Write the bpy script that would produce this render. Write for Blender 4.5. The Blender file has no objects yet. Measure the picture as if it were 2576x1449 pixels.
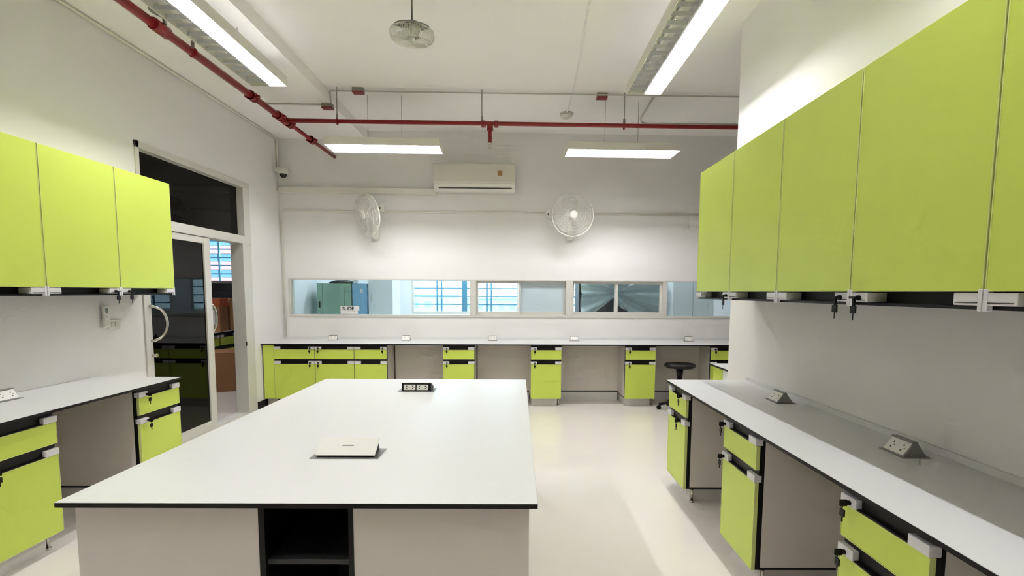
import bpy, math, random
from mathutils import Vector, Matrix

random.seed(7)
SC = bpy.context.scene
COL = SC.collection
PI = math.pi

# ------------------------------------------------------------------ camera
F_PX, PX, PY = 1258.2281, 1312.519, 842.4051
PITCH, ROLL, YAW, CAM_H = 0.086, 0.0065, 0.0092, 1.41
cam_d = bpy.data.cameras.new('camera')
cam = bpy.data.objects.new('camera', cam_d)
COL.objects.link(cam)
cam_d.sensor_fit = 'HORIZONTAL'
cam_d.sensor_width = 36.0
cam_d.lens = F_PX / 2576.0 * 36.0
cam_d.shift_x = (1288.0 - PX) / 2576.0
cam_d.shift_y = (PY - 724.5) / 2576.0
cam_d.clip_start = 0.05
cam_d.clip_end = 500
fw = Vector((math.sin(YAW) * math.cos(PITCH), math.cos(YAW) * math.cos(PITCH), -math.sin(PITCH)))
r0 = Vector((math.cos(YAW), -math.sin(YAW), 0))
u0 = r0.cross(fw)
rt = r0 * math.cos(ROLL) + u0 * math.sin(ROLL)
up = u0 * math.cos(ROLL) - r0 * math.sin(ROLL)
cam.matrix_world = Matrix(((rt.x, up.x, -fw.x, 0), (rt.y, up.y, -fw.y, 0), (rt.z, up.z, -fw.z, CAM_H), (0, 0, 0, 1)))
SC.camera = cam

# ------------------------------------------------------------------ world / exposure
world = bpy.data.worlds.new('world')
SC.world = world
world.use_nodes = True
bg = world.node_tree.nodes['Background']
bg.inputs[0].default_value = (0.86, 0.94, 1.0, 1)
bg.inputs[1].default_value = 1.9
SC.view_settings.view_transform = 'Standard'
SC.view_settings.look = 'None'
SC.view_settings.gamma = 1
SC.view_settings.use_curve_mapping = False
SC.view_settings.exposure = 1.77
SC.cycles.max_bounces = 7
SC.cycles.adaptive_threshold = 0.08
SC.cycles.adaptive_min_samples = 16
SC.cycles.use_light_tree = False
SC.cycles.glossy_bounces = 3
SC.cycles.transmission_bounces = 4
SC.cycles.diffuse_bounces = 5
SC.cycles.transparent_max_bounces = 12
SC.cycles.sample_clamp_indirect = 6.0
TUBE_W = 76.0            # emission of the fluorescent tubes
TUBE_R = 108.0           # emission of the unseen lamp row added above the camera
TUBE_B = 47.0            # weaker emission for the tubes of the back row

# ------------------------------------------------------------------ materials
def lin(c):
    out = []
    for v in c:
        v = v / 255.0
        out.append(v / 12.92 if v <= 0.04045 else ((v + 0.055) / 1.055) ** 2.4)
    return (out[0], out[1], out[2], 1)

def mat(name, rgb, rough=0.5, metal=0.0, spec=0.5, noise=0.0, scale=6.0, bump=0.0, bscale=120.0, coat=0.0):
    m = bpy.data.materials.new(name)
    m.use_nodes = True
    nt = m.node_tree
    b = nt.nodes['Principled BSDF']
    c = lin(rgb)
    b.inputs['Base Color'].default_value = c
    b.inputs['Roughness'].default_value = rough
    b.inputs['Metallic'].default_value = metal
    b.inputs['Specular IOR Level'].default_value = spec
    if coat:
        b.inputs['Coat Weight'].default_value = coat
        b.inputs['Coat Roughness'].default_value = 0.08
    if noise or bump:
        tc = nt.nodes.new('ShaderNodeTexCoord')
    if noise:
        n = nt.nodes.new('ShaderNodeTexNoise')
        n.inputs['Scale'].default_value = scale
        n.inputs['Detail'].default_value = 4
        mx = nt.nodes.new('ShaderNodeMixRGB')
        mx.inputs[1].default_value = tuple(v * (1 - noise) for v in c[:3]) + (1,)
        mx.inputs[2].default_value = tuple(min(1, v * (1 + noise)) for v in c[:3]) + (1,)
        nt.links.new(tc.outputs['Object'], n.inputs['Vector'])
        nt.links.new(n.outputs['Fac'], mx.inputs[0])
        nt.links.new(mx.outputs[0], b.inputs['Base Color'])
    if bump:
        n2 = nt.nodes.new('ShaderNodeTexNoise')
        n2.inputs['Scale'].default_value = bscale
        bp = nt.nodes.new('ShaderNodeBump')
        bp.inputs['Strength'].default_value = bump
        bp.inputs['Distance'].default_value = 0.002
        nt.links.new(tc.outputs['Object'], n2.inputs['Vector'])
        nt.links.new(n2.outputs['Fac'], bp.inputs['Height'])
        nt.links.new(bp.outputs[0], b.inputs['Normal'])
    return m

def emis(name, rgb, strength):
    m = bpy.data.materials.new(name)
    m.use_nodes = True
    b = m.node_tree.nodes['Principled BSDF']
    b.inputs['Base Color'].default_value = (0.9, 0.9, 0.9, 1)
    b.inputs['Emission Color'].default_value = lin(rgb)
    b.inputs['Emission Strength'].default_value = strength
    return m

def glass(name, tint, through, refl_ior=1.5, rough=0.0):
    """flat pane: tinted see-through part + fresnel reflection"""
    m = bpy.data.materials.new(name)
    m.use_nodes = True
    nt = m.node_tree
    nt.nodes.clear()
    out = nt.nodes.new('ShaderNodeOutputMaterial')
    tr = nt.nodes.new('ShaderNodeBsdfTransparent')
    c = lin(tint)
    tr.inputs[0].default_value = tuple(v * through for v in c[:3]) + (1,)
    gl = nt.nodes.new('ShaderNodeBsdfGlossy')
    gl.inputs['Roughness'].default_value = rough
    gl.inputs[0].default_value = (1, 1, 1, 1)
    fr = nt.nodes.new('ShaderNodeFresnel')
    fr.inputs[0].default_value = refl_ior
    mx = nt.nodes.new('ShaderNodeMixShader')
    nt.links.new(fr.outputs[0], mx.inputs[0])
    nt.links.new(tr.outputs[0], mx.inputs[1])
    nt.links.new(gl.outputs[0], mx.inputs[2])
    nt.links.new(mx.outputs[0], out.inputs[0])
    return m

def film(name, rgb, alpha, rough=0.4):
    """thin translucent plastic"""
    m = bpy.data.materials.new(name)
    m.use_nodes = True
    nt = m.node_tree
    b = nt.nodes['Principled BSDF']
    out = nt.nodes['Material Output']
    b.inputs['Base Color'].default_value = lin(rgb)
    b.inputs['Roughness'].default_value = rough
    tr = nt.nodes.new('ShaderNodeBsdfTransparent')
    mx = nt.nodes.new('ShaderNodeMixShader')
    mx.inputs[0].default_value = alpha
    nt.links.new(tr.outputs[0], mx.inputs[1])
    nt.links.new(b.outputs[0], mx.inputs[2])
    nt.links.new(mx.outputs[0], out.inputs[0])
    return m

def acrylic(name):  # translucent lamp top, added to let light up onto the ceiling
    m = bpy.data.materials.new(name)
    m.use_nodes = True
    nt = m.node_tree
    nt.nodes.clear()
    out = nt.nodes.new('ShaderNodeOutputMaterial')
    tl = nt.nodes.new('ShaderNodeBsdfTranslucent'); tl.inputs[0].default_value = (0.8, 0.8, 0.78, 1)
    df = nt.nodes.new('ShaderNodeBsdfDiffuse'); df.inputs[0].default_value = (0.85, 0.85, 0.83, 1)
    mx = nt.nodes.new('ShaderNodeMixShader'); mx.inputs[0].default_value = 0.38
    nt.links.new(tl.outputs[0], mx.inputs[1]); nt.links.new(df.outputs[0], mx.inputs[2]); nt.links.new(mx.outputs[0], out.inputs[0])
    return m

M = dict(
    wall=mat('painted_wall', (236, 234, 231), 0.75, noise=0.012, scale=2.0),
    ceil=mat('painted_ceiling', (247, 244, 241), 0.8, noise=0.01, scale=1.5),
    floor=mat('epoxy_floor', (236, 229, 219), 0.13, spec=0.5, noise=0.02, scale=1.3, bump=0.02, bscale=6.0),
    top=mat('white_laminate', (223, 223, 220), 0.32, spec=0.5, noise=0.01, scale=30),
    core=mat('black_laminate_core', (18, 13, 15), 0.45, spec=0.3),
    green=mat('lime_laminate', (205, 224, 92), 0.38, noise=0.012, scale=3.0),
    lime_edge=mat('pale_lime_edge', (216, 226, 140), 0.4),
    carcass=mat('grey_laminate', (220, 213, 203), 0.5, noise=0.01, scale=4),
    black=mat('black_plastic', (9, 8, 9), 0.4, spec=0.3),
    block=mat('white_plastic_block', (226, 224, 226), 0.3),
    plinth=mat('silver_plinth', (222, 219, 215), 0.3, metal=0.12),
    chrome=mat('chrome_steel', (210, 206, 198), 0.18, metal=1.0),
    steel=mat('galvanised_steel', (150, 150, 146), 0.4, metal=0.8),
    pvc=mat('white_pvc', (226, 222, 210), 0.4),
    plastic=mat('white_plastic', (228, 226, 216), 0.35),
    plastic_d=mat('offwhite_plastic_panel', (222, 218, 206), 0.35),
    slot=mat('dark_slot', (60, 56, 50), 0.5),
    red=mat('red_pipe_paint', (132, 24, 28), 0.35),
    frame=mat('white_aluminium', (214, 211, 203), 0.35),
    lampbody=mat('white_lamp_housing', (226, 223, 212), 0.45),
    reflector=mat('lamp_reflector', (226, 226, 230), 0.3, metal=0.5),
    louver=mat('lamp_louver', (222, 222, 228), 0.3, metal=0.4),
    tube=emis('lit_tube', (249, 249, 254), TUBE_W),
    tube_r=emis('lit_tube_added_row', (249, 249, 254), TUBE_R),
    tube_b=emis('lit_tube_back_row', (249, 249, 254), TUBE_B),
    acrylic=acrylic('added_uplight_acrylic'),
    tube_off=mat('unlit_tube', (225, 225, 225), 0.3),
    rod=mat('hanger_rod', (140, 136, 126), 0.5),
    thinrod=mat('pale_metal', (196, 192, 182), 0.5),
    glass=glass('clear_blue_glass', (240, 248, 250), 0.98, 1.35),
    dark_glass=glass('dark_tinted_glass', (110, 150, 140), 0.03, 1.27),
    plain_glass=glass('window_glass', (235, 246, 250), 0.95, 1.3),
    frost=mat('frosted_blue_film', (196, 212, 220), 0.5),
    cardboard=mat('cardboard', (158, 112, 74), 0.8, noise=0.08, scale=9),
    cardboard2=mat('dark_cardboard', (138, 98, 62), 0.8, noise=0.08, scale=9),
    orange=mat('orange_carton', (170, 84, 48), 0.6),
    paper=mat('white_paper', (232, 232, 230), 0.6),
    ink=mat('black_ink', (40, 46, 42), 0.6),
    grn_cab=mat('green_steel', (150, 184, 164), 0.4),
    blu_cab=mat('blue_steel', (140, 190, 222), 0.4),
    pale_cab=mat('pale_blue_steel', (234, 240, 242), 0.4),
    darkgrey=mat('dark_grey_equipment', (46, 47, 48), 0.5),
    sheet=film('plastic_sheet', (205, 222, 222), 0.5, 0.3),
    bluebar=mat('blue_painted_bar', (150, 204, 228), 0.5),
    room2=mat('pale_blue_wall', (230, 236, 240), 0.75, noise=0.01),
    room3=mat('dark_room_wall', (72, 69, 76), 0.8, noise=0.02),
    sticker=mat('brown_sticker', (176, 128, 84), 0.5, noise=0.25, scale=300),
    lcd=mat('grey_lcd', (104, 116, 116), 0.25),
    rubber=mat('black_seat_vinyl', (20, 17, 18), 0.45, spec=0.3),
    lens=mat('camera_dome', (40, 38, 36), 0.1),
    bpink=mat('pink_facade', (212, 142, 150), 0.7, noise=0.03, scale=0.3),
    bwhite=mat('white_facade', (205, 205, 208), 0.7),
    bglass=mat('facade_glass', (84, 130, 170), 0.2),
    bpale=mat('pale_hazy_blue', (176, 196, 212), 0.6),
    ground=mat('outside_ground', (150, 155, 145), 0.9, noise=0.1, scale=0.05),
)

# ------------------------------------------------------------------ mesh helpers
class MB:
    def __init__(s):
        s.v, s.f = [], []
    def add(s, vs, fs):
        o = len(s.v)
        s.v += [tuple(p) for p in vs]
        s.f += [tuple(i + o for i in q) for q in fs]
        return s
    def box(s, x0, x1, y0, y1, z0, z1):
        return s.add([(x0, y0, z0), (x1, y0, z0), (x1, y1, z0), (x0, y1, z0), (x0, y0, z1), (x1, y0, z1), (x1, y1, z1), (x0, y1, z1)],
                     [(0, 3, 2, 1), (4, 5, 6, 7), (0, 1, 5, 4), (1, 2, 6, 5), (2, 3, 7, 6), (3, 0, 4, 7)])
    def prism(s, poly, axis, a0, a1):
        """poly in the two other axes (cyclic order), extruded along axis"""
        n = len(poly)
        def P(p, a):
            if axis == 'x': return (a, p[0], p[1])
            if axis == 'y': return (p[0], a, p[1])
            return (p[0], p[1], a)
        vs = [P(p, a0) for p in poly] + [P(p, a1) for p in poly]
        fs = [tuple(range(n))[::-1], tuple(range(n, 2 * n))]
        fs += [(i, (i + 1) % n, n + (i + 1) % n, n + i) for i in range(n)]
        return s.add(vs, fs)
    def cyl(s, p0, p1, r0, r1=None, n=14):
        r1 = r0 if r1 is None else r1
        p0, p1 = Vector(p0), Vector(p1)
        d = (p1 - p0).normalized()
        a = d.orthogonal().normalized(); b = d.cross(a)
        vs = []
        for p, r in ((p0, r0), (p1, r1)):
            vs += [p + (a * math.cos(2 * PI * i / n) + b * math.sin(2 * PI * i / n)) * r for i in range(n)]
        fs = [(i, (i + 1) % n, n + (i + 1) % n, n + i) for i in range(n)] + [tuple(range(n))[::-1], tuple(range(n, 2 * n))]
        return s.add(vs, fs)
    def tube(s, pts, r, n=10, closed=False):
        pts = [Vector(p) for p in pts]
        m = len(pts)
        vs, fs = [], []
        prev = None
        for i, p in enumerate(pts):
            if closed:
                d = (pts[(i + 1) % m] - pts[i - 1]).normalized()
            else:
                d = (pts[min(i + 1, m - 1)] - pts[max(i - 1, 0)]).normalized()
            if prev is None:
                a = d.orthogonal().normalized()
            else:
                a = (prev - d * prev.dot(d)).normalized()
            prev = a
            b = d.cross(a)
            vs += [p + (a * math.cos(2 * PI * k / n) + b * math.sin(2 * PI * k / n)) * r for k in range(n)]
        for i in range(m if closed else m - 1):
            j = (i + 1) % m
            fs += [(i * n + k, i * n + (k + 1) % n, j * n + (k + 1) % n, j * n + k) for k in range(n)]
        if not closed:
            fs += [tuple(range(n))[::-1], tuple(range((m - 1) * n, m * n))]
        return s.add(vs, fs)
    def ring(s, c, R, r, axis='y', n=36, m=5):
        c = Vector(c)
        pts = []
        for i in range(n):
            t = 2 * PI * i / n
            ca, sa = R * math.cos(t), R * math.sin(t)
            pts.append(c + Vector({'x': (0, ca, sa), 'y': (ca, 0, sa), 'z': (ca, sa, 0)}[axis]))
        return s.tube(pts, r, m, True)
    def lathe(s, prof, n=24, c=(0, 0, 0), axis='z'):
        vs, fs = [], []
        for r, h in prof:
            for i in range(n):
                t = 2 * PI * i / n
                x, y = r * math.cos(t), r * math.sin(t)
                vs.append((c[0] + x, c[1] + y, c[2] + h) if axis == 'z' else (c[0] + x, c[1] - h, c[2] + y))
        for j in range(len(prof) - 1):
            fs += [(j * n + i, j * n + (i + 1) % n, (j + 1) * n + (i + 1) % n, (j + 1) * n + i) for i in range(n)]
        fs += [tuple(range(n))[::-1], tuple(range((len(prof) - 1) * n, len(prof) * n))]
        return s.add(vs, fs)
    def build(s, name, m, parent=None, loc=(0, 0, 0), rot=(0, 0, 0), smooth=False, bevel=0.0):
        me = bpy.data.meshes.new(name)
        me.from_pydata(s.v, [], s.f)
        me.materials.append(M[m] if isinstance(m, str) else m)
        me.update()
        if smooth:
            for p in me.polygons:
                p.use_smooth = len(p.vertices) <= 4
        o = bpy.data.objects.new(name, me)
        COL.objects.link(o)
        o.location = loc
        o.rotation_euler = rot
        if parent is not None:
            o.parent = parent
        if bevel:
            md = o.modifiers.new('bevel', 'BEVEL')
            md.width = bevel
            md.segments = 2
            md.limit_method = 'ANGLE'
        return o

def B(*a):
    return MB().box(*a)

def tag(o, label=None, cat=None, group=None, kind=None):
    if label: o['label'] = label
    if cat: o['category'] = cat
    if group: o['group'] = group
    if kind: o['kind'] = kind
    return o

def thing(name, label, cat, loc=(0, 0, 0), rz=0.0, group=None, kind=None):
    o = bpy.data.objects.new(name, None)
    o.empty_display_size = 0.1
    COL.objects.link(o)
    o.location = loc
    o.rotation_euler = (0, 0, rz)
    return tag(o, label, cat, group, kind)

def struct(name, mb, m, label=None, bevel=0):
    return tag(mb.build(name, m, bevel=bevel), label, None, None, 'structure')

# key dimensions
ZT = 0.774                       # bench top height
BY, BS = 6.6445, 0.0205          # back wall plane: y = BY + BS*x
BRZ = math.atan(BS)
def byy(x, d=0.0): return BY + BS * x - d
XL, XR, YR_END = -3.068, 1.692, 3.96
SLAB, SOFFIT = 3.448, 3.333

# ------------------------------------------------------------------ the setting
struct('floor', B(-6.3, 4.7, -2.7, 9.7, -0.12, 0), 'floor', 'glossy beige epoxy floor')
struct('ceiling', B(-3.2, 4.7, -2.7, 6.85, SLAB, SLAB + 0.15), 'ceil', 'flat off-white ceiling slab')
struct('trim_1', B(XL, -1.933, -2.6, 6.64, SOFFIT, SLAB), 'ceil', 'shallow dropped beam along the left wall')
mb = MB().box(-3.2, XL, -2.7, 4.13, 0, SLAB).box(-3.2, XL, 5.83, 6.75, 0, SLAB).box(-3.2, XL, 4.13, 5.83, 2.6, SLAB)
struct('wall_left', mb, 'wall', 'off-white left wall with door opening')
struct('wall_right', B(XR, 1.80, -2.7, YR_END, 0, SLAB), 'wall', 'off-white partition wall behind the right bench')
struct('wall_rear', B(-3.2, 1.8, -2.75, -2.6, 0, SLAB), 'wall', 'off-white wall behind the camera')
struct('wall_bay', MB().box(1.8, 4.7, 0.9, 1.0, 0, SLAB), 'wall', 'near wall of the side bay')
struct('wall_far_right', B(4.6, 4.75, 1.0, 9.7, 0, SLAB), 'wall', 'far right wall of the side bay')
# back wall with the long window strip (local frame turned with the wall)
WX0, WX1, WZ0, WZ1 = -2.98, 3.4, 1.068, 1.57
mb = MB()
mb.box(-3.2, 4.7, 0, 0.12, 0, WZ0).box(-3.2, 4.7, 0, 0.12, WZ1, SLAB)
mb.box(-3.2, WX0, 0, 0.12, WZ0, WZ1).box(WX1, 4.7, 0, 0.12, WZ0, WZ1)
wb = struct('wall_back', mb, 'wall', 'off-white back wall with long window strip')
wb.location = (0, BY, 0); wb.rotation_euler = (0, 0, BRZ)
struct('baseboard_left', B(XL, XL + 0.012, 5.86, 6.5, 0, 0.085), 'black', 'black skirting on the left wall')

# room seen through the back windows
FY = 9.5
mb = MB().box(-3.2, -2.0, FY, FY + 0.15, 0, 3.3).box(0.03, 0.35, FY, FY + 0.15, 0, 3.3).box(1.17, 4.7, FY, FY + 0.15, 0, 3.3)
mb.box(-2.0, 0.03, FY, FY + 0.15, 0, 0.98).box(-2.0, 0.03, FY, FY + 0.15, 2.5, 3.3)
mb.box(0.35, 1.17, FY, FY + 0.15, 0, 0.98).box(0.35, 1.17, FY, FY + 0.15, 2.5, 3.3)
struct('wall_next_room_far', mb, 'room2', 'pale far wall of the room behind the windows')
struct('wall_next_room_left', B(-3.2, XL, 6.75, 9.6, 0, 3.3), 'room2', 'pale side wall of the room behind the windows')
struct('ceiling_next_room', B(-3.2, 4.7, 6.85, 9.7, 3.3, 3.45), 'ceil', 'ceiling of the room behind the windows')
# room behind the sliding door
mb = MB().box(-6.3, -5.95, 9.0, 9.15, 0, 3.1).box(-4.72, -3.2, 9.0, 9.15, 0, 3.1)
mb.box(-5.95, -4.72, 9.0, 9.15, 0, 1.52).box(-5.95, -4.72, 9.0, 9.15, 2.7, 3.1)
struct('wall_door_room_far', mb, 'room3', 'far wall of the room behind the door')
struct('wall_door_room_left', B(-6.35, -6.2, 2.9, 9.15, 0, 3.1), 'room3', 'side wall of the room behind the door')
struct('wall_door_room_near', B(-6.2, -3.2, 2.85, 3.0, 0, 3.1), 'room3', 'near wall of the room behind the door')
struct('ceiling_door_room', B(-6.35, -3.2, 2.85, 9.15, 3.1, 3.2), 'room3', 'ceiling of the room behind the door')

# ------------------------------------------------------------------ window strip in the back wall (window_1)
w1 = thing('window_1', 'long white framed window strip in the back wall', None, (0, BY, 0), BRZ, kind='structure')
f = MB()
f.box(WX0, WX1, -0.012, 0.10, WZ0, WZ0 + 0.03).box(WX0, WX1, -0.012, 0.10, WZ1 - 0.018, WZ1)
f.box(WX0, WX0 + 0.022, -0.012, 0.10, WZ0 + 0.03, WZ1 - 0.018).box(WX1 - 0.022, WX1, -0.012, 0.10, WZ0 + 0.03, WZ1 - 0.018)
f.build('frame', 'frame', w1, bevel=0.002)
for x0, x1 in ((-0.627, -0.545), (0.645, 0.735), (1.935, 1.995)):
    B(x0, x1, -0.016, 0.10, WZ0 + 0.03, WZ1 - 0.018).build('mullion', 'frame', w1, bevel=0.002)
def pane(x0, x1, z0, z1, y, m, par=w1):
    return B(x0, x1, y, y + 0.005, z0, z1).build('pane', m, par)
pane(WX0 + 0.022, -0.627, WZ0 + 0.03, WZ1 - 0.018, 0.04, 'glass')
pane(1.995, WX1 - 0.022, WZ0 + 0.005, WZ1 - 0.018, 0.04, 'glass')
for x0, x1, y, m in ((-0.545, 0.045, 0.03, 'glass'), (0.02, 0.645, 0.058, 'frost'), (0.735, 1.33, 0.058, 'glass'), (1.32, 1.935, 0.03, 'glass')):
    s = MB()
    z0, z1 = WZ0 + 0.032, WZ1 - 0.02
    t = 0.026
    s.box(x0, x1, y, y + 0.026, z0, z0 + 0.045).box(x0, x1, y, y + 0.026, z1 - 0.03, z1)
    s.box(x0, x0 + t, y, y + 0.026, z0 + 0.045, z1 - 0.03).box(x1 - t, x1, y, y + 0.026, z0 + 0.045, z1 - 0.03)
    so = s.build('sash', 'frame', w1, bevel=0.002)
    pane(x0 + t, x1 - t, z0 + 0.045, z1 - 0.03, y + 0.01, m, so)

# ------------------------------------------------------------------ sliding door with transom in the left wall (door_1)
d1 = thing('door_1', 'white framed sliding glass door with dark transom pane', None, (XL, 0, 0), 0, kind='structure')
f = MB()
f.box(-0.13, 0.012, 4.13, 4.17, 0, 2.6).box(-0.13, 0.012, 4.13, 5.83, 2.545, 2.6)
f.build('door_frame', 'frame', d1, bevel=0.003)
B(-0.13, 0.012, 5.655, 5.83, 0, 1.95).build('jamb', 'frame', d1, bevel=0.003)
B(-0.13, 0.012, 5.70, 5.83, 1.95, 2.545).build('jamb', 'frame', d1, bevel=0.003)
B(-0.13, 0.016, 4.17, 5.83, 1.925, 2.01).build('transom_rail', 'frame', d1, bevel=0.003)
B(-0.13, 0.0, 4.17, 5.655, -0.0, 0.012).build('threshold', 'frame', d1)
B(-0.07, -0.064, 4.17, 5.70, 2.01, 2.545).build('transom_pane', 'dark_glass', d1)
B(0.010, 0.016, 5.64, 5.656, 0.78, 0.83).build('strike_plate', 'black', d1)
def slide_panel(y0, y1, x, handle_y, hs):
    t = 0.095
    p = MB()
    p.box(x, x + 0.035, y0, y0 + 0.05, 0.012, 1.92).box(x, x + 0.035, y1 - t, y1, 0.012, 1.92)
    p.box(x, x + 0.035, y0 + 0.05, y1 - t, 0.012, 0.095).box(x, x + 0.035, y0 + 0.05, y1 - t, 1.86, 1.92)
    po = p.build('sliding_panel', 'frame', d1, bevel=0.003)
    B(x + 0.014, x + 0.02, y0 + 0.05, y1 - t, 0.095, 1.86).build('pane', 'dark_glass', po)
    h = MB()
    pts = []
    for k in range(15):
        a = PI * k / 14
        pts.append((x + 0.035 + 0.02 + 0.035 * max(0, math.sin(a)) ** 0.5, handle_y + hs * 0.115 * max(0, math.sin(a)) ** 0.5, 1.27 - 0.29 * k / 14))
    pts = [(x + 0.03, handle_y, 1.27)] + pts + [(x + 0.03, handle_y, 0.98)]
    h.tube(pts, 0.0125, 10)
    h.build('pull_handle', 'chrome', po, smooth=True)
    MB().cyl((x + 0.03, handle_y + 0.005, 0.855), (x + 0.07, handle_y + 0.005, 0.855), 0.012, 0.016).build('lock_knob', 'chrome', po, smooth=True)
slide_panel(4.17, 5.065, -0.032, 4.205, 1)
slide_panel(4.235, 5.135, -0.095, 5.105, 0.25)

# ------------------------------------------------------------------ worktops
def worktop(name, label, x0, x1, y0, y1, loc=(0, 0, 0), rz=0, upstand=None):
    t = thing(name, label, 'worktop', loc, rz)
    B(x0, x1, y0, y1, ZT - 0.016, ZT - 0.0015).build('core', 'core', t)
    B(x0 + 0.0005, x1 - 0.0005, y0 + 0.0005, y1 - 0.0005, ZT - 0.0015, ZT).build('surface', 'top', t)
    if upstand:
        B(*upstand, ZT, ZT + 0.028).build('upstand', 'top', t)
    return t
worktop('worktop', 'long white worktop running along the right partition wall', 1.098, XR - 0.001, 0.2, 3.618, upstand=(XR - 0.014, XR - 0.001, 0.2, 3.618))
worktop('worktop', 'white worktop along the left wall, ending before the glass door', XL + 0.001, -2.448, 1.5, 3.634)
worktop('worktop', 'long white worktop along the back wall under the window strip', XL - 0.06, 4.59, -0.61, -0.002, (0, BY, 0), BRZ, upstand=(-3.05, 4.59, -0.014, -0.002))

# ------------------------------------------------------------------ base cabinets
def key_set(par, x, y, z, dz=0.0):
    k = MB().cyl((x, y + 0.004, z), (x, y - 0.012, z), 0.008)
    k.box(x - 0.0025, x + 0.0025, y - 0.034, y - 0.010, z - 0.011, z + 0.011)
    k.box(x - 0.010, x + 0.010, y - 0.026, y - 0.020, z - 0.046, z - 0.022)
    k.box(x - 0.002, x + 0.002, y - 0.025, y - 0.021, z - 0.064, z - 0.046)
    k.tube([(x, y - 0.023, z - 0.006), (x - 0.003, y - 0.023, z - 0.024)], 0.0018, 6)
    return tag(k.build('key', 'black', par), 'black key left in the lock')

def front(par, name, w, z0, z1, zr, key=None, bw=0.078):
    """a drawer or door front with black pull recess and white end blocks above it"""
    g = 0.006
    fo = B(g, w - g, 0.0, 0.016, z0, z1).build(name, 'green', par, bevel=0.0015)
    e = MB()
    for a in ((g - 0.0025, g, -0.001, 0.017, z0 - 0.0025, z1 + 0.0025), (w - g, w - g + 0.0025, -0.001, 0.017, z0 - 0.0025, z1 + 0.0025),
              (g, w - g, -0.001, 0.017, z0 - 0.0025, z0), (g, w - g, -0.001, 0.017, z1, z1 + 0.0025)):
        e.box(*a)
    e.build('edge_band', 'lime_edge', fo)
    r = MB()
    r.box(0.006, w - 0.006, 0.016, 0.034, z1 + 0.003, zr)
    r.box(0.006, w - 0.006, 0.002, 0.016, z1 + 0.003, z1 + 0.008)
    r.build('pull_recess', 'black', fo)
    for x0, x1 in ((0.002, bw), (w - bw, w - 0.002)):
        b = MB().box(x0, x1, -0.006, 0.030, z1 + 0.004, z1 + 0.038)
        bo = b.build('end_block', 'block', fo, bevel=0.003)
        # thin shadow slot of the label holder
    if key is not None:
        key_set(fo, key, -0.006, z1 + 0.018)
    return fo

def base_cabinet(label, loc, rz, w, d, dkey=None, lkey=None, group=None, side_green=False):
    t = thing('base_cabinet', label, 'cabinet', loc, rz, group)
    b = MB()
    b.box(0.001, 0.018, 0.040, d, 0.112, 0.757).box(w - 0.018, w - 0.001, 0.040, d, 0.112, 0.757)
    b.box(0.018, w - 0.018, d - 0.012, d, 0.112, 0.757).box(0.018, w - 0.018, 0.040, d - 0.012, 0.112, 0.128)
    b.build('body', 'carcass', t)
    s = MB()
    s.box(0.001, w - 0.001, 0.0345, 0.040, 0.10, 0.757)
    s.box(0.001, w - 0.001, 0.040, d, 0.10, 0.112)
    s.box(0.003, 0.010, 0.017, 0.0345, 0.10, 0.757).box(w - 0.010, w - 0.003, 0.017, 0.0345, 0.10, 0.757)
    s.build('face_frame', 'black', t)
    front(t, 'drawer', w, 0.588, 0.698, 0.752, dkey)
    front(t, 'door', w, 0.102, 0.522, 0.582, lkey)
    B(0.02, w - 0.045, 0.065, d - 0.02, 0.0, 0.10).build('plinth', 'plinth', t)
    fm = MB()
    fm.cyl((w - 0.03, 0.07, 0.0), (w - 0.03, 0.07, 0.012), 0.016).cyl((w - 0.03, 0.07, 0.012), (w - 0.03, 0.07, 0.10), 0.007)
    fm.build('levelling_foot', 'chrome', t, smooth=True)
    return t

def knee_panel(label, loc, rz, w, group):
    t = thing('knee_space_panel', label, 'panel', loc, rz, group)
    B(0.006, w - 0.006, 0.0, 0.016, 0.125, 0.757).build('panel', 'carcass', t)
    B(0.006, w - 0.006, -0.002, 0.016, 0.110, 0.125).build('edge_strip', 'black', t)
    B(0.006, w - 0.006, 0.004, 0.016, 0.0, 0.110).build('plinth', 'plinth', t)
    return t

G1 = 'lime base cabinets under the right bench'
D_R = XR - 1.118 - 0.004
base_cabinet('lime base cabinet at the far end of the right bench', (1.118, 3.612, 0), -PI / 2, 0.375, D_R, 0.30, 0.27, G1)
base_cabinet('lime base cabinet in the middle of the right bench', (1.118, 2.635, 0), -PI / 2, 0.375, D_R, 0.03, 0.03, G1)
base_cabinet('nearest lime base cabinet under the right bench, largest in view', (1.118, 1.654, 0), -PI / 2, 0.375, D_R, 0.05, 0.04, G1)
GK1 = 'grey knee space panels of the right bench'
knee_panel('grey back panel of the far knee space, right bench', (1.655, 3.237, 0), -PI / 2, 0.602, GK1)
knee_panel('grey back panel of the middle knee space, right bench', (1.655, 2.260, 0), -PI / 2, 0.606, GK1)
knee_panel('dark shaded back panel of the nearest knee space, right bench', (1.655, 1.279, 0), -PI / 2, 0.70, GK1)
t = thing('bench_end_panel', 'grey end panel closing the near end of the right bench', 'panel', (0, 0, 0))
B(1.13, XR - 0.005, 0.22, 0.24, 0, 0.757).build('panel', 'carcass', t)

G2 = 'lime base cabinets under the left bench'
base_cabinet('lime base cabinet at the far end of the left bench beside the glass door', (-2.468, 3.235, 0), PI / 2, 0.395, 0.59, 0.065, 0.065, G2)
base_cabinet('nearest lime base cabinet under the left bench, cut by the picture edge', (-2.468, 2.265, 0), PI / 2, 0.39, 0.59, None, 0.05, G2)
GK2 = 'grey knee space panels of the left bench'
knee_panel('grey back panel between the two left bench cabinets', (-3.035, 2.655, 0), PI / 2, 0.58, GK2)
t = thing('bench_end_panel', 'grey end panel closing the near end of the left bench', 'panel', (0, 0, 0))
B(XL + 0.005, -2.48, 1.52, 1.54, 0, 0.757).build('panel', 'carcass', t)

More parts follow.
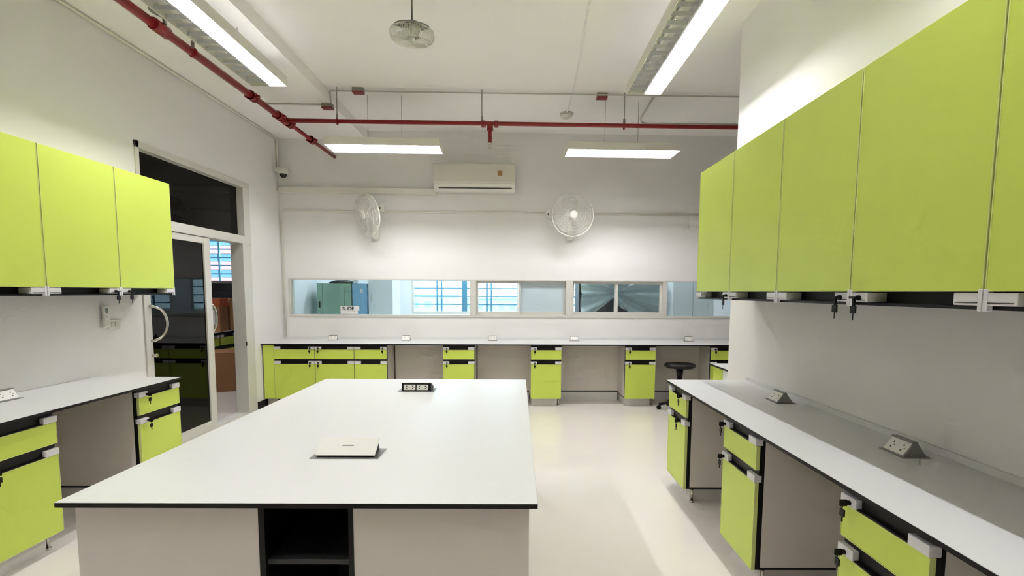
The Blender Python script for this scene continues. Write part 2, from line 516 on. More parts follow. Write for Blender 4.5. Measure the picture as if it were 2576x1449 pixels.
G3 = 'lime base cabinets along the back wall'
def bcab(x0, x1, label, dk, lk):
    base_cabinet(label, (x0, byy(x0, 0.59), 0), BRZ, x1 - x0, 0.575, dk, lk, G3)
bcab(-2.925, -2.438, 'leftmost lime cabinet of the back bench next to the left wall', 0.435, 0.435)
bcab(-2.438, -1.968, 'second lime cabinet from the left along the back bench', 0.045, 0.045)
bcab(-1.968, -1.575, 'third lime cabinet from the left, right end of the joined row of three', 0.345, None)
bcab(-0.901, -0.516, 'single lime back cabinet left of the aisle, half hidden by the island', 0.05, 0.05)
bcab(0.167, 0.546, 'single lime back cabinet just right of the island corner', 0.05, 0.05)
bcab(1.329, 1.708, 'single lime back cabinet to the left of the black stool', 0.05, 0.05)
bcab(2.391, 2.775, 'lime back cabinet right of the stool, partly behind the partition', 0.05, 0.04)
t = thing('filler_panel', 'lime filler panel between the left wall and the back cabinets', 'panel', (-3.05, byy(-3.05, 0.588), 0), BRZ)
B(0.0, 0.124, 0.0, 0.016, 0.10, 0.757).build('panel', 'green', t, bevel=0.0015)
B(0.01, 0.124, 0.065, 0.08, 0.0, 0.10).build('plinth', 'plinth', t)
GK3 = 'grey knee space panels of the back bench'
for x0, x1, lb in ((-1.575, -0.901, 'grey knee panel right of the joined row of three back cabinets'),
                   (-0.516, 0.167, 'grey knee panel behind the right corner of the island'),
                   (0.546, 1.329, 'widest grey knee panel, in the middle of the aisle view'),
                   (1.708, 2.391, 'grey knee panel behind the black stool')):
    knee_panel(lb, (x0, byy(x0, 0.20), 0), BRZ, x1 - x0, GK3)

# ------------------------------------------------------------------ wall cabinets
def wall_cabinet(label, loc, rz, w, d, keys, group):
    t = thing('wall_cabinet', label, 'cabinet', loc, rz, group)
    z0, z1, zb = 1.422, 2.247, 1.368
    b = MB()
    b.box(0.001, w - 0.001, 0.022, d, z0, z1)
    b.build('body', 'green', t)
    g = 0.0065
    do = B(g, w - g, 0.0, 0.018, z0, z1).build('door', 'green', t, bevel=0.0015)
    e = MB()
    for a in ((g - 0.003, g, -0.001, 0.017, z0 - 0.003, z1), (w - g, w - g + 0.003, -0.001, 0.017, z0 - 0.003, z1),
              (g, w - g, -0.001, 0.017, z0 - 0.003, z0)):
        e.box(*a)
    e.build('edge_band', 'lime_edge', do)
    r = MB()
    r.box(0.001, w - 0.001, 0.075, d, zb, z0).box(0.001, w - 0.001, 0.020, d, zb, zb + 0.010)
    r.box(0.001, w - 0.001, 0.019, 0.0215, z0, z1)
    r.build('pull_recess', 'black', t)
    for x0, x1, xt in ((0.002, 0.095, 0.008), (w - 0.095, w - 0.002, w - 0.008)):
        c = MB()
        zz0, zz1 = z0 - 0.042, z0 - 0.006
        c.box(x0, x1, 0.0, 0.075, zz0, zz1)
        bo = c.build('end_block', 'block', do, bevel=0.003)
        MB().box(x0 + 0.008, x1 - 0.008, -0.0015, 0.003, zz0 + 0.006, zz0 + 0.009).build('label_slot', 'slot', do)
        B(xt - 0.006, xt + 0.006, -0.003, 0.016, z0 - 0.058, z0 + 0.004).build('corner_clip', 'block', do, bevel=0.002)
    for kx in keys:
        k = MB().cyl((kx, 0.004, z0 - 0.026), (kx, -0.010, z0 - 0.026), 0.009)
        k.box(kx - 0.016, kx + 0.016, -0.030, -0.010, z0 - 0.030, z0 - 0.022)
        k.box(kx - 0.004, kx + 0.004, -0.024, -0.016, z0 - 0.056, z0 - 0.030)
        k.box(kx - 0.014, kx + 0.014, -0.024, -0.018, z0 - 0.085, z0 - 0.056)
        k.box(kx - 0.002, kx + 0.002, -0.022, -0.020, z0 - 0.110, z0 - 0.085)
        tag(k.build('key', 'black', do), 'black key hanging from the lock')
    return t
UW = 0.5534
GU1 = 'lime wall cabinets above the right bench'
lab = ['far end lime wall cabinet over the right bench', 'second lime wall cabinet from the far end, right side', 'third lime wall cabinet from the far end, right side',
       'fourth lime wall cabinet from the far end, the widest in view on the right', 'nearest lime wall cabinet, cut by the right picture edge']
for i in range(5):
    wall_cabinet(lab[i], (1.28, 3.581 - i * UW, 0), -PI / 2, UW, XR - 1.28 - 0.003, ((UW - 0.03,), (), (UW - 0.055,), (0.055,), ())[i], GU1)
GU2 = 'lime wall cabinets above the left bench'
lab = ['lime wall cabinet over the left bench, the one overlapping the dark transom', 'middle lime wall cabinet over the left bench', 'lime wall cabinet cut by the left picture edge']
for i in range(3):
    wall_cabinet(lab[i], (-2.776, 4.094 - (i + 1) * UW, 0), PI / 2, UW, 0.288, ((0.07,), (UW - 0.05,), ())[i], GU2)

# ------------------------------------------------------------------ island
t = worktop('worktop', 'large white island worktop in the middle of the room', -1.379, 0.065, 1.456, 3.593)
isl = thing('island_base', 'grey island base with a dark open shelf niche at its end', 'cabinet', (0, 0, 0))
zt = ZT - 0.016
B(-1.345, -0.79, 1.486, 1.504, 0.06, zt).build('end_panel', 'carcass', isl)
B(-0.50, 0.04, 1.486, 1.504, 0.06, zt).build('end_panel', 'carcass', isl)
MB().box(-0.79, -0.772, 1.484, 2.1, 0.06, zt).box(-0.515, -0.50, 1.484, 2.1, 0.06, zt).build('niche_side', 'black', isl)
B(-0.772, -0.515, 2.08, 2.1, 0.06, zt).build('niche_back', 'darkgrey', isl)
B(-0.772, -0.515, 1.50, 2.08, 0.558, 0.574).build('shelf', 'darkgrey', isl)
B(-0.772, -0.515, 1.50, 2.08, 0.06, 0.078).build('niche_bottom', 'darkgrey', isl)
B(-1.345, -1.327, 1.504, 3.56, 0.06, zt).build('side_panel', 'carcass', isl)
B(0.022, 0.04, 1.504, 3.56, 0.06, zt).build('side_panel', 'carcass', isl)
B(-1.345, 0.04, 3.56, 3.578, 0.06, zt).build('end_panel', 'carcass', isl)
B(-1.30, 0.0, 1.54, 3.53, 0.0, 0.06).build('plinth', 'plinth', isl)

# pop-up sockets in the island top
def socket_face(par, cx, cz, w, h, place):
    """white socket face with slots; place(u, v, n) maps face coords to 3d"""
    def q(mbb, u0, u1, v0, v1, n0, n1):
        P = [place(u, v, n) for n in (n0, n1) for (u, v) in ((u0, v0), (u1, v0), (u1, v1), (u0, v1))]
        mbb.add(P, [(0, 3, 2, 1), (4, 5, 6, 7), (0, 1, 5, 4), (1, 2, 6, 5), (2, 3, 7, 6), (3, 0, 4, 7)])
    a = MB(); q(a, cx - w / 2, cx + w / 2, cz - h / 2, cz + h / 2, 0, 0.003)
    fo = a.build('socket_face', 'plastic', par)
    s = MB()
    for du in (-0.25, 0.25):
        for dv in (-0.2, 0.2):
            q(s, cx + du * w - 0.003, cx + du * w + 0.003, cz + dv * h - 0.0035, cz + dv * h + 0.0035, 0.003, 0.0034)
        q(s, cx + du * w + 0.008, cx + du * w + 0.012, cz - 0.002, cz + 0.002, 0.003, 0.0034)
    s.build('socket_slots', 'slot', fo)

def popup(label, loc, rz, lw=0.215):
    t = thing('popup_socket', label, 'socket', loc, rz, 'pop-up sockets in the island top')
    h = lw / 2
    B(-h - 0.022, h + 0.022, -0.062, 0.062, 0.0, 0.0025).build('base_plate', 'steel', t)
    MB().prism([(-0.045, 0.0025), (0.045, 0.0025), (0.042, 0.008), (-0.026, 0.050), (-0.032, 0.050)], 'x', -h, h).build('housing', 'black', t, bevel=0.001)
    MB().prism([(0.046, 0.006), (0.050, 0.011), (-0.030, 0.0565), (-0.034, 0.052)], 'x', -h - 0.006, h + 0.006).build('lid', 'plastic', t, bevel=0.001)
    # finger slot on the lid
    MB().prism([(0.009, 0.0338), (0.004, 0.0372), (0.0045, 0.0378), (0.0095, 0.0344)], 'x', -0.022, 0.022).build('lid_slot', 'steel', t)
    n = Vector((0, -0.0475, 0.013)).normalized(); u = Vector((1, 0, 0)); vv = Vector((0, 0.013, 0.0475)).normalized()
    o = Vector((0, -0.045, 0.0025))
    for cx in (-h * 0.46, h * 0.42):
        socket_face(t, cx, 0.023, 0.074, 0.034, lambda a, b, c: o + u * a + vv * b + n * c)
    return t
popup('near pop-up socket with white lid in the island top', (-0.655, 1.915, ZT), PI)
popup('far pop-up socket showing two white outlets in the island top', (-0.64, 3.19, ZT), 0, 0.185)

# triangular bench sockets
def desk_socket(label, loc, rz, w=0.11, hm='steel'):
    t = thing('bench_socket', label, 'socket', loc, rz, 'triangular sockets on the benches')
    h = w / 2
    MB().prism([(-0.052, 0.0), (0.058, 0.0), (0.058, 0.004), (-0.052, 0.004)], 'x', -h - 0.01, h + 0.01).build('base_plate', hm, t)
    MB().prism([(-0.045, 0.004), (0.048, 0.004), (0.010, 0.058), (-0.004, 0.058)], 'x', -h, h).build('housing', hm, t, bevel=0.0015)
    B(-h, h, -0.012, 0.012, 0.057, 0.062).build('top_flap', hm, t, bevel=0.001)
    o = Vector((0, -0.045, 0.004)); vv = Vector((0, 0.041, 0.054)).normalized(); n = Vector((0, -0.054, 0.041)).normalized()
    socket_face(t, 0, 0.033, w * 0.94, 0.058, lambda a, b, c: o + Vector((1, 0, 0)) * a + vv * b + n * c)
    return t
desk_socket('far triangular bench socket on the right worktop', (1.555, 2.90, ZT), -PI / 2)
desk_socket('near triangular bench socket on the right worktop', (1.553, 1.945, ZT), -PI / 2)
desk_socket('triangular bench socket at the left picture edge, left worktop', (-2.93, 2.83, ZT), PI / 2, 0.12)
for x, lb, r in ((-2.38, 'leftmost small socket on the back worktop', 0.25), (-1.44, 'second small socket from the left on the back worktop', 0.1), (-0.318, 'middle small socket on the back worktop', 0.0),
                 (0.748, 'fourth small socket from the left on the back worktop', -0.1), (2.265, 'rightmost small socket on the back worktop', -0.2)):
    desk_socket(lb, (x, byy(x, 0.13), ZT), BRZ + r, 0.10, 'steel')

# ------------------------------------------------------------------ ceiling lights
def louver_lamp(label, loc, rz, L, W, ztop, lit=(True, True), group='hanging louvre lamps', top='acrylic', tm='tube'):
    """loc at the lower face centre; length along local x"""
    t = thing('louvre_lamp', label, 'lamp', loc, rz, group)
    H = 0.078
    l, w = L / 2, W / 2
    hb = MB()
    hb.box(-l, l, -w, -w + 0.006, 0, H - 0.004).box(-l, l, w - 0.006, w, 0, H - 0.004)
    hb.box(-l, -l + 0.006, -w + 0.006, w - 0.006, 0, H - 0.004).box(l - 0.006, l, -w + 0.006, w - 0.006, 0, H - 0.004)
    hb.build('housing', 'lampbody', t)
    for y0, y1, on in ((-w, 0, lit[0]), (0, w, lit[1])):
        B(-l, l, y0, y1, H - 0.004, H).build('top_plate', top if on else 'lampbody', t)
    B(-l + 0.007, l - 0.007, -0.006, 0.006, 0.004, 0.0735).build('spine', 'louver', t)
    ref = MB()
    for c in (-w / 2, w / 2):
        ref.prism([(c - 0.014, 0.0695), (c + 0.014, 0.0695), (c + 0.014, 0.0725), (c - 0.014, 0.0725)], 'x', -l + 0.008, l - 0.008)
    ref.build('reflector', 'reflector', t)
    for c, on in zip((-w / 2, w / 2), lit):
        MB().cyl((-l + 0.03, c, 0.056), (l - 0.03, c, 0.056), 0.0115, n=10).build('tube', tm if on else 'tube_off', t, smooth=True)
    n = max(8, int(L / 0.1))
    base = None
    for i in range(1, n):
        x = -l + L * i / n
        if base is None:
            base = MB().box(-0.0012, 0.0012, -w + 0.008, w - 0.008, 0.002, 0.030).build('slat', 'louver', t, (x, 0, 0))
        else:
            o = base.copy(); COL.objects.link(o); o.location = (x, 0, 0)
    for x in (-l * 0.3, l * 0.3):
        MB().cyl((x, 0, H), (x, 0, ztop - loc[2]), 0.0035, n=8).build('hanging_rod', 'thinrod', t)
    return t
LZ = 2.90
louver_lamp('lit louvre lamp on the back left, above the air conditioner side', (-1.405, 5.445 + 0.0, LZ), BRZ, 1.18, 0.31, SLAB, top='lampbody', tm='tube_b')
louver_lamp('lit louvre lamp on the back right, above the right wall fan', (1.110, 5.54, LZ), BRZ, 1.19, 0.31, SLAB, top='lampbody', tm='tube_b')
FZ = 3.10
louver_lamp('lit lamp running towards the camera on the left, beside the red pipe', (-2.075, 3.68, FZ), PI / 2, 1.34, 0.30, SOFFIT, (True, False))
louver_lamp('lit lamp running towards the camera on the right', (1.072, 3.725, FZ), PI / 2, 1.42, 0.30, SLAB, (True, False))
louver_lamp('left lamp of an added unseen row, above the picture edge', (-2.075, 1.0, FZ), PI / 2, 1.25, 0.30, SOFFIT, (True, False), tm='tube_r')  # unseen lamp pair, added to brighten the near end of the island
louver_lamp('right lamp of an added unseen row, above the picture edge', (1.072, 1.0, FZ), PI / 2, 1.25, 0.30, SLAB, (True, False), tm='tube_r')
louver_lamp('added unseen lamp lighting the room behind the sliding door', (-4.3, 6.4, 2.7), PI / 2, 1.2, 0.30, 3.1, (True, False), group='added lamps of the room behind the door')  # added out of view to brighten the room past the door
for x, lb in ((-1.7, 'left'), (0.3, 'middle'), (2.3, 'right')):  # lamps added out of view to brighten the room past the windows
    louver_lamp(lb + ' added unseen lamp lighting the room behind the windows', (x, 8.1, 2.85), 0, 1.2, 0.30, 3.3, group='lamps of the room behind')

# ------------------------------------------------------------------ red sprinkler pipe
PZ, PXX, PYY = 3.113, -2.35, 5.22
p = thing('sprinkler_pipe', 'dark red sprinkler pipe hung below the ceiling', 'pipe', (PXX, PYY, PZ))
MB().tube([(0, -6.5, 0), (0, 0.1, 0)], 0.028, 14).build('main_run', 'red', p, smooth=True)
MB().tube([(0, 0.1, 0), (0, byy(PXX) - PYY, 0)], 0.020, 14).build('main_run', 'red', p, smooth=True)
MB().tube([(0, 0, 0), (4.7 - 0.12 - PXX - 0.0, 0.13, 0)], 0.021, 14).build('cross_run', 'red', p, smooth=True)
def coupling(y, r=0.042, L=0.07):
    c = MB().cyl((0, y - L / 2, 0), (0, y + L / 2, 0), r * 0.85, n=14)
    c.cyl((0, y - L / 2, 0), (0, y - L / 2 + 0.012, 0), r, n=14).cyl((0, y + L / 2 - 0.012, 0), (0, y + L / 2, 0), r, n=14)
    c.box(-r - 0.022, r + 0.022, y - 0.012, y + 0.012, -0.010, 0.010)
    c.build('coupling', 'red', p, smooth=False)
for y in (-0.62, -0.12, 0.10, 0.66):
    coupling(y)
B(-0.030, 0.030, -0.045, 0.045, -0.034, 0.034).build('tee_joint', 'red', p, bevel=0.01)
def hanger(x, y, top):
    h = MB().cyl((x, y, 0.04), (x, y, top - PZ), 0.005, n=8)
    h.cyl((x, y, 0.028), (x, y, 0.075), 0.012, n=8)
    h.build('hanger_rod', 'rod', p)
    MB().ring((x, y, 0), 0.030, 0.006, 'x' if x != 0 else 'y', 20, 6).build('hanger_ring', 'red', p, smooth=True)
hanger(0, -1.43, SOFFIT); hanger(0, -3.3, SOFFIT)
for x in (-1.83, -0.372, 1.09):
    hanger(x - PXX, 0.027 * (x - PXX) + 0.0, SLAB)
# clamp and upright head near the camera
MB().cyl((0, -1.83, 0), (0, -1.70, 0), 0.040, n=14).build('coupling', 'red', p, smooth=True)
MB().lathe([(0.012, 0.03), (0.014, 0.085), (0.085, 0.10), (0.088, 0.105), (0.02, 0.115)], 18, (0.03, -1.76, 0)).build('sprinkler_plate', 'steel', p, smooth=True)
# pendant sprinkler head
sx = -0.289 - PXX; sy = 0.027 * sx
d = MB().cyl((sx, sy, 0), (sx, sy, -0.05), 0.030, n=14).cyl((sx, sy, -0.05), (sx, sy, -0.075), 0.034, 0.022, n=14).cyl((sx, sy, -0.075), (sx, sy, -0.185), 0.019, n=12)
d.build('drop_pipe', 'red', p, smooth=True)
MB().cyl((sx - 0.085, sy, 0), (sx - 0.045, sy, 0), 0.034, n=12).cyl((sx + 0.045, sy, 0), (sx + 0.085, sy, 0), 0.034, n=12).build('coupling', 'red', p)
h = MB().cyl((sx, sy, -0.185), (sx, sy, -0.205), 0.012, n=10).cyl((sx, sy, -0.236), (sx, sy, -0.240), 0.016, n=12)
h.tube([(sx - 0.010, sy, -0.205), (sx - 0.012, sy, -0.220), (sx, sy, -0.236)], 0.003, 6).tube([(sx + 0.010, sy, -0.205), (sx + 0.012, sy, -0.220), (sx, sy, -0.236)], 0.003, 6)
h.build('sprinkler_head', 'chrome', p)

# ------------------------------------------------------------------ conduits, boxes
def conduit(label, pts, r=0.009, m='pvc', name='conduit'):
    o = MB().tube(pts, r, 8).build(name, m, smooth=True)
    return tag(o, label, 'conduit')
def arc(c, a0, a1, r, f):
    return [f(c, r, a0 + (a1 - a0) * k / 6) for k in range(7)]
yw = byy(-3.03) - 0.012
fz = lambda c, r, a: (c[0] + r * math.cos(a), byy(c[0] + r * math.cos(a)) - 0.012, c[1] + r * math.sin(a))
pts = [(-3.035, byy(-3.035) - 0.012, ZT + 0.03)] + arc((-2.985, 2.38), PI, PI / 2, 0.05, fz) + [(4.5, byy(4.5) - 0.012, 2.437)]
conduit('thin white conduit rising in the left corner and running past both wall fans', pts, 0.011)
cy = lambda a: (XL + 0.014, 6.49 + 0.045 * math.cos(a), SOFFIT - 0.058 + 0.045 * math.sin(a))
pts = [(XL + 0.014, -2.5, SOFFIT - 0.014), (XL + 0.014, 6.48, SOFFIT - 0.014)] + [cy(PI / 2 - PI / 2 * k / 6) for k in range(7)] + [(XL + 0.014, 6.535, 2.93)]
conduit('white conduit along the top of the left wall turning down to the camera', pts, 0.013)
conduit('thin conduit across the ceiling behind the red cross pipe', [(-1.905, 5.27, SLAB - 0.024), (4.5, 5.35, SLAB - 0.024)], 0.0075, 'thinrod')
pts = [(-2.69, -2.0, SOFFIT - 0.009), (-2.69, 5.2, SOFFIT - 0.009), (-2.66, 5.32, SOFFIT - 0.009), (-2.58, 5.37, SOFFIT - 0.009), (-2.0, 5.38, SOFFIT - 0.009)]
conduit('thin conduit under the dropped beam above the red pipe', pts, 0.0075, 'thinrod')
conduit('short upright conduit on the side of the dropped beam', [(-1.925, 5.36, SOFFIT - 0.01), (-1.922, 5.30, SLAB - 0.02)], 0.0075, 'thinrod')
pts = [(1.412, 5.40, SLAB - 0.009), (1.43, 6.05, SLAB - 0.009), (1.47, 6.17, SLAB - 0.009), (1.56, 6.21, SLAB - 0.009), (4.5, 6.24, SLAB - 0.009)]
conduit('bent thin conduit on the ceiling at the back right', pts, 0.0075, 'thinrod')
conduit('faint cable run on the ceiling leading to the smoke detector', [(0.47, -2.0, SLAB - 0.009), (0.50, 3.7, SLAB - 0.009), (0.553, 5.29, SLAB - 0.009), (0.55, 5.88, SLAB - 0.009)], 0.006, 'ceil')
for x, y, z, lb in ((-1.975, 5.385, SOFFIT, 'small red edged junction box under the dropped beam'), (-1.62, 5.265, SLAB, 'small red edged junction box on the ceiling, left'), (0.86, 5.345, SLAB, 'small red edged junction box on the ceiling, right')):
    t = thing('junction_box', lb, 'junction box', (x, y, z - 0.05), 0, 'junction boxes on the ceiling conduit')
    B(-0.055, 0.055, -0.035, 0.035, 0.014, 0.05).build('body', 'rod', t, bevel=0.003)
    B(-0.055, 0.055, -0.037, 0.037, 0.0, 0.014).build('cover', 'red', t, bevel=0.003)
# trunking to the air conditioner
t = thing('trunking', 'cream rectangular trunking from the left corner to the air conditioner', 'trunking', (0, BY, 0), BRZ)
B(-3.055, -1.05, -0.06, -0.001, 2.652, 2.722).build('duct', 'pvc', t, bevel=0.004)

# ------------------------------------------------------------------ air conditioner
t = thing('air_conditioner', 'white wall mounted air conditioner with small brown sticker', 'air conditioner', (-0.553, byy(-0.553), 2.675), BRZ)
l = 0.516
MB().prism([(-0.002, 0.0), (-0.11, 0.0), (-0.165, 0.030), (-0.195, 0.075), (-0.205, 0.11), (-0.205, 0.325), (-0.19, 0.335), (-0.002, 0.335)], 'x', -l, l).build('body', 'plastic', t, bevel=0.008)
B(-l + 0.01, l - 0.01, -0.2085, -0.2045, 0.115, 0.318).build('front_panel', 'plastic_d', t, bevel=0.003)
v = MB().prism([(-0.168, 0.030), (-0.1705, 0.028), (-0.1785, 0.040), (-0.176, 0.042)], 'x', -l + 0.065, l - 0.045)
v.build('outlet_slot', 'slot', t)
MB().prism([(-0.1775, 0.046), (-0.180, 0.044), (-0.204, 0.090), (-0.200, 0.092)], 'x', -l + 0.065, l - 0.045).build('louvre_vane', 'plastic', t, bevel=0.001)
B(l - 0.225, l - 0.165, -0.2095, -0.208, 0.185, 0.245).build('sticker', 'sticker', t)
B(-l + 0.05, -l + 0.10, -0.2092, -0.208, 0.145, 0.158).build('badge', 'carcass', t)

# ------------------------------------------------------------------ wall fans
def wall_fan(label, x, z, head_yaw, head_pitch):
    t = thing('wall_fan', label, 'fan', (x, byy(x), z), BRZ, 'white wall fans')
    MB().prism([(-0.035, -0.27), (0.035, -0.27), (0.045, -0.24), (0.045, -0.02), (0.03, 0.02), (-0.03, 0.02), (-0.045, -0.02), (-0.045, -0.24)], 'y', -0.06, -0.001).build('wall_bracket', 'plastic', t, bevel=0.012)
    MB().cyl((0, -0.058, -0.245), (0, -0.064, -0.245), 0.008).build('bracket_screw', 'carcass', t)
    MB().tube([(0, -0.04, -0.03), (0, -0.11, 0.0), (0, -0.15, 0.02)], 0.028, 12).build('neck', 'plastic', t, smooth=True)
    hd = MB().lathe([(0.03, -0.10), (0.062, -0.085), (0.070, -0.03), (0.060, 0.02), (0.02, 0.03)], 20, (0, 0, 0), 'y').build('motor_housing', 'plastic', t, (0, -0.20, 0.02), (head_pitch, 0, head_yaw), smooth=True)
    R = 0.260
    def cage(name, y0, y1, dome):
        c = MB()
        prof = []
        for k in range(7):
            u = k / 6
            prof.append((0.05 + (R - 0.05) * u, y1 + (y0 - y1) * u ** dome))
        for (rr, yy) in prof:
            c.ring((0, yy, 0), rr, 0.0018, 'y', 40, 4)
        for i in range(48):
            a = 2 * PI * i / 48
            c.tube([(r * math.cos(a), yy, r * math.sin(a)) for r, yy in prof], 0.0013, 3)
        c.build(name, 'plastic', hd)
    cage('rear_guard', -0.075, -0.03, 3.0)
    cage('front_guard', -0.075, -0.135, 3.0)
    MB().ring((0, -0.075, 0), R + 0.002, 0.006, 'y', 48, 8).build('guard_rim', 'plastic', hd, smooth=True)
    MB().lathe([(0.052, 0.135), (0.050, 0.140), (0.03, 0.144), (0.004, 0.145)], 24, (0, 0, 0), 'y').build('hub_badge', 'plastic', hd, smooth=True)
    MB().cyl((0, -0.03, 0), (0, -0.10, 0), 0.034, 0.028, 18).build('hub', 'plastic_d', hd, smooth=True)
    for k in range(3):
        b = MB()
        vs, fs = [], []
        n, m = 8, 5
        for i in range(n + 1):
            u = i / n
            r = 0.03 + 0.208 * u
            half = 0.30 + 0.42 * math.sin(PI * min(1, u * 0.85 + 0.1))
            for j in range(m + 1):
                s_ = (j / m - 0.5) * 2
                a = s_ * half + 0.25 * u
                yy = -0.075 - 0.022 * s_
                vs.append((r * math.cos(a), yy, r * math.sin(a)))
        for i in range(n):
            for j in range(m):
                q = i * (m + 1) + j
                fs.append((q, q + 1, q + m + 2, q + m + 1))
        b.add(vs, fs)
        bo = b.build('blade', blade_m, hd, (0, 0, 0), (0, 2 * PI * k / 3 + 0.4, 0), smooth=True)
        sol = bo.modifiers.new('thick', 'SOLIDIFY'); sol.thickness = 0.002
    return t
blade_m = film('clear_fan_blade', (226, 224, 216), 0.22, 0.25)
wall_fan('wall fan turned to the left, near the air conditioner trunking', -1.835, 2.345, -0.73, 0.20)
wall_fan('wall fan facing the room, right of the air conditioner', 0.680, 2.355, 0.06, 0.05)
for x, z, rz, lb in ((-1.775, 2.47, 0.2, 'white junction box behind the left turned wall fan'), (0.395, 2.42, 0.0, 'small white junction box left of the right wall fan')):
    t = thing('conduit_box', lb, 'junction box', (x, byy(x), z), BRZ)
    big = x < 0
    B(-0.055 if big else -0.035, 0.055 if big else 0.035, -0.05 if big else -0.035, -0.001, -0.05, 0.055).build('body', 'plastic', t, bevel=0.005)
    B(-0.008, 0.008, -0.052 if big else -0.037, -0.045 if big else -0.03, -0.012, 0.012).build('plug', 'slot', t)
    MB().tube([(0.0, -0.03, -0.05), (0.01, -0.04, -0.09), (0.05, -0.045, -0.14), (0.13 if big else 0.24, -0.05, -0.17)], 0.005, 6).build('cord', 'plastic', t, smooth=True)

# ------------------------------------------------------------------ ceiling fan on a rod
cf = thing('ceiling_fan', 'small white orbit fan hanging from the ceiling on a thin rod', 'fan', (-0.695, 3.42, 3.085))
MB().cyl((0, 0, 0.06), (0, 0, SLAB - 3.085), 0.006, n=10).build('rod', 'rod', cf, smooth=True)
MB().lathe([(0.04, 0.0), (0.05, -0.02), (0.05, -0.035), (0.02, -0.04)], 18, (0, 0, SLAB - 3.085)).build('ceiling_cup', 'plastic', cf, smooth=True)
MB().lathe([(0.015, 0.075), (0.02, 0.062), (0.055, 0.055), (0.060, 0.045), (0.02, 0.042)], 24).build('motor_cover', 'steel', cf, smooth=True)
hd = MB().lathe([(0.05, 0.045), (0.055, 0.02), (0.035, -0.02), (0.01, -0.028)], 20).build('motor', 'plastic', cf, (0, 0, 0), (0.22, 0.06, 0), smooth=True)
c = MB()
prof = [(0.055, 0.045), (0.10, 0.040), (0.135, 0.02), (0.145, -0.012), (0.135, -0.045), (0.10, -0.068), (0.055, -0.078), (0.02, -0.08)]
for r, z in prof:
    c.ring((0, 0, z), r, 0.0016, 'z', 40, 4)
for i in range(56):
    a = 2 * PI * i / 56
    c.tube([(r * math.cos(a), r * math.sin(a), z) for r, z in prof], 0.0017, 3)
c.build('guard', 'plastic', hd)
MB().lathe([(0.058, 0.048), (0.11, 0.044), (0.112, 0.041), (0.058, 0.043)], 28).build('guard_plate', 'steel', hd, smooth=True)
MB().cyl((0, 0, -0.082), (0, 0, -0.078), 0.022, n=18).build('badge', 'plastic_d', hd)
for k in range(3):
    vs, fs = [], []
    for i in range(7):
        u = i / 6; r = 0.02 + 0.108 * u; half = 0.35 + 0.4 * math.sin(PI * min(1, u * 0.85 + 0.1))
        for j in range(5):
            s_ = (j / 4 - 0.5) * 2
            a = s_ * half
            vs.append((r * math.cos(a), r * math.sin(a), -0.03 + 0.016 * s_))
    for i in range(6):
        for j in range(4):
            q = i * 5 + j
            fs.append((q, q + 1, q + 6, q + 5))
    bo = MB().add(vs, fs).build('blade', 'plastic', hd, (0, 0, 0), (0, 0, 2 * PI * k / 3), smooth=True)
    sol = bo.modifiers.new('thick', 'SOLIDIFY'); sol.thickness = 0.002

# ------------------------------------------------------------------ small wall and ceiling items
t = thing('smoke_detector', 'round white smoke detector on the ceiling behind the pipe', 'smoke detector', (0.55, 5.916, SLAB - 0.055))
MB().lathe([(0.075, 0.055), (0.078, 0.043), (0.070, 0.038)], 24).build('base', 'carcass', t, smooth=True)
MB().lathe([(0.062, 0.038), (0.068, 0.025), (0.062, 0.008), (0.035, 0.0), (0.002, 0.0)], 24).build('body', 'plastic', t, smooth=True)
MB().lathe([(0.030, 0.0), (0.028, -0.006), (0.002, -0.007)], 18).build('sensor', 'carcass', t, smooth=True)
t = thing('security_camera', 'small white dome security camera in the back left corner', 'camera', (-2.955, 6.47, 2.835))
B(-0.111, -0.04, -0.03, 0.03, 0.055, 0.105).build('wall_mount', 'plastic', t, bevel=0.004)
MB().lathe([(0.055, 0.03), (0.060, 0.04), (0.060, 0.095), (0.045, 0.10), (0.002, 0.10)], 24).build('body', 'plastic', t, smooth=True)
MB().lathe([(0.002, -0.018), (0.022, -0.012), (0.040, 0.008), (0.046, 0.030), (0.01, 0.031)], 20).build('dome', 'lens', t, smooth=True)
t = thing('remote_control', 'white air conditioner remote in a holder on the left wall', 'remote', (XL, 3.725, 1.12), 0)
B(0.001, 0.012, -0.026, 0.026, 0.0, 0.07).build('holder', 'plastic', t, bevel=0.003)
B(0.012, 0.036, -0.024, 0.024, 0.008, 0.168).build('body', 'plastic', t, bevel=0.005)
B(0.036, 0.0375, -0.016, 0.010, 0.110, 0.150).build('screen', 'lcd', t)
MB().cyl((0.036, 0, 0.085), (0.039, 0, 0.085), 0.009).build('button', 'plastic_d', t)
MB().box(0.036, 0.0375, -0.014, -0.003, 0.020, 0.060).box(0.036, 0.0375, 0.003, 0.014, 0.020, 0.060).build('keypad', 'carcass', t)
t = thing('light_switch', 'white two gang light switch beside the remote on the left wall', 'light switch', (XL, 3.818, 1.105), 0)
B(0.001, 0.012, -0.055, 0.055, 0.0, 0.075).build('plate', 'plastic', t, bevel=0.003)
for y in (-0.032, 0.004):
    B(0.012, 0.016, y, y + 0.028, 0.018, 0.058).build('rocker', 'plastic_d', t, bevel=0.002)

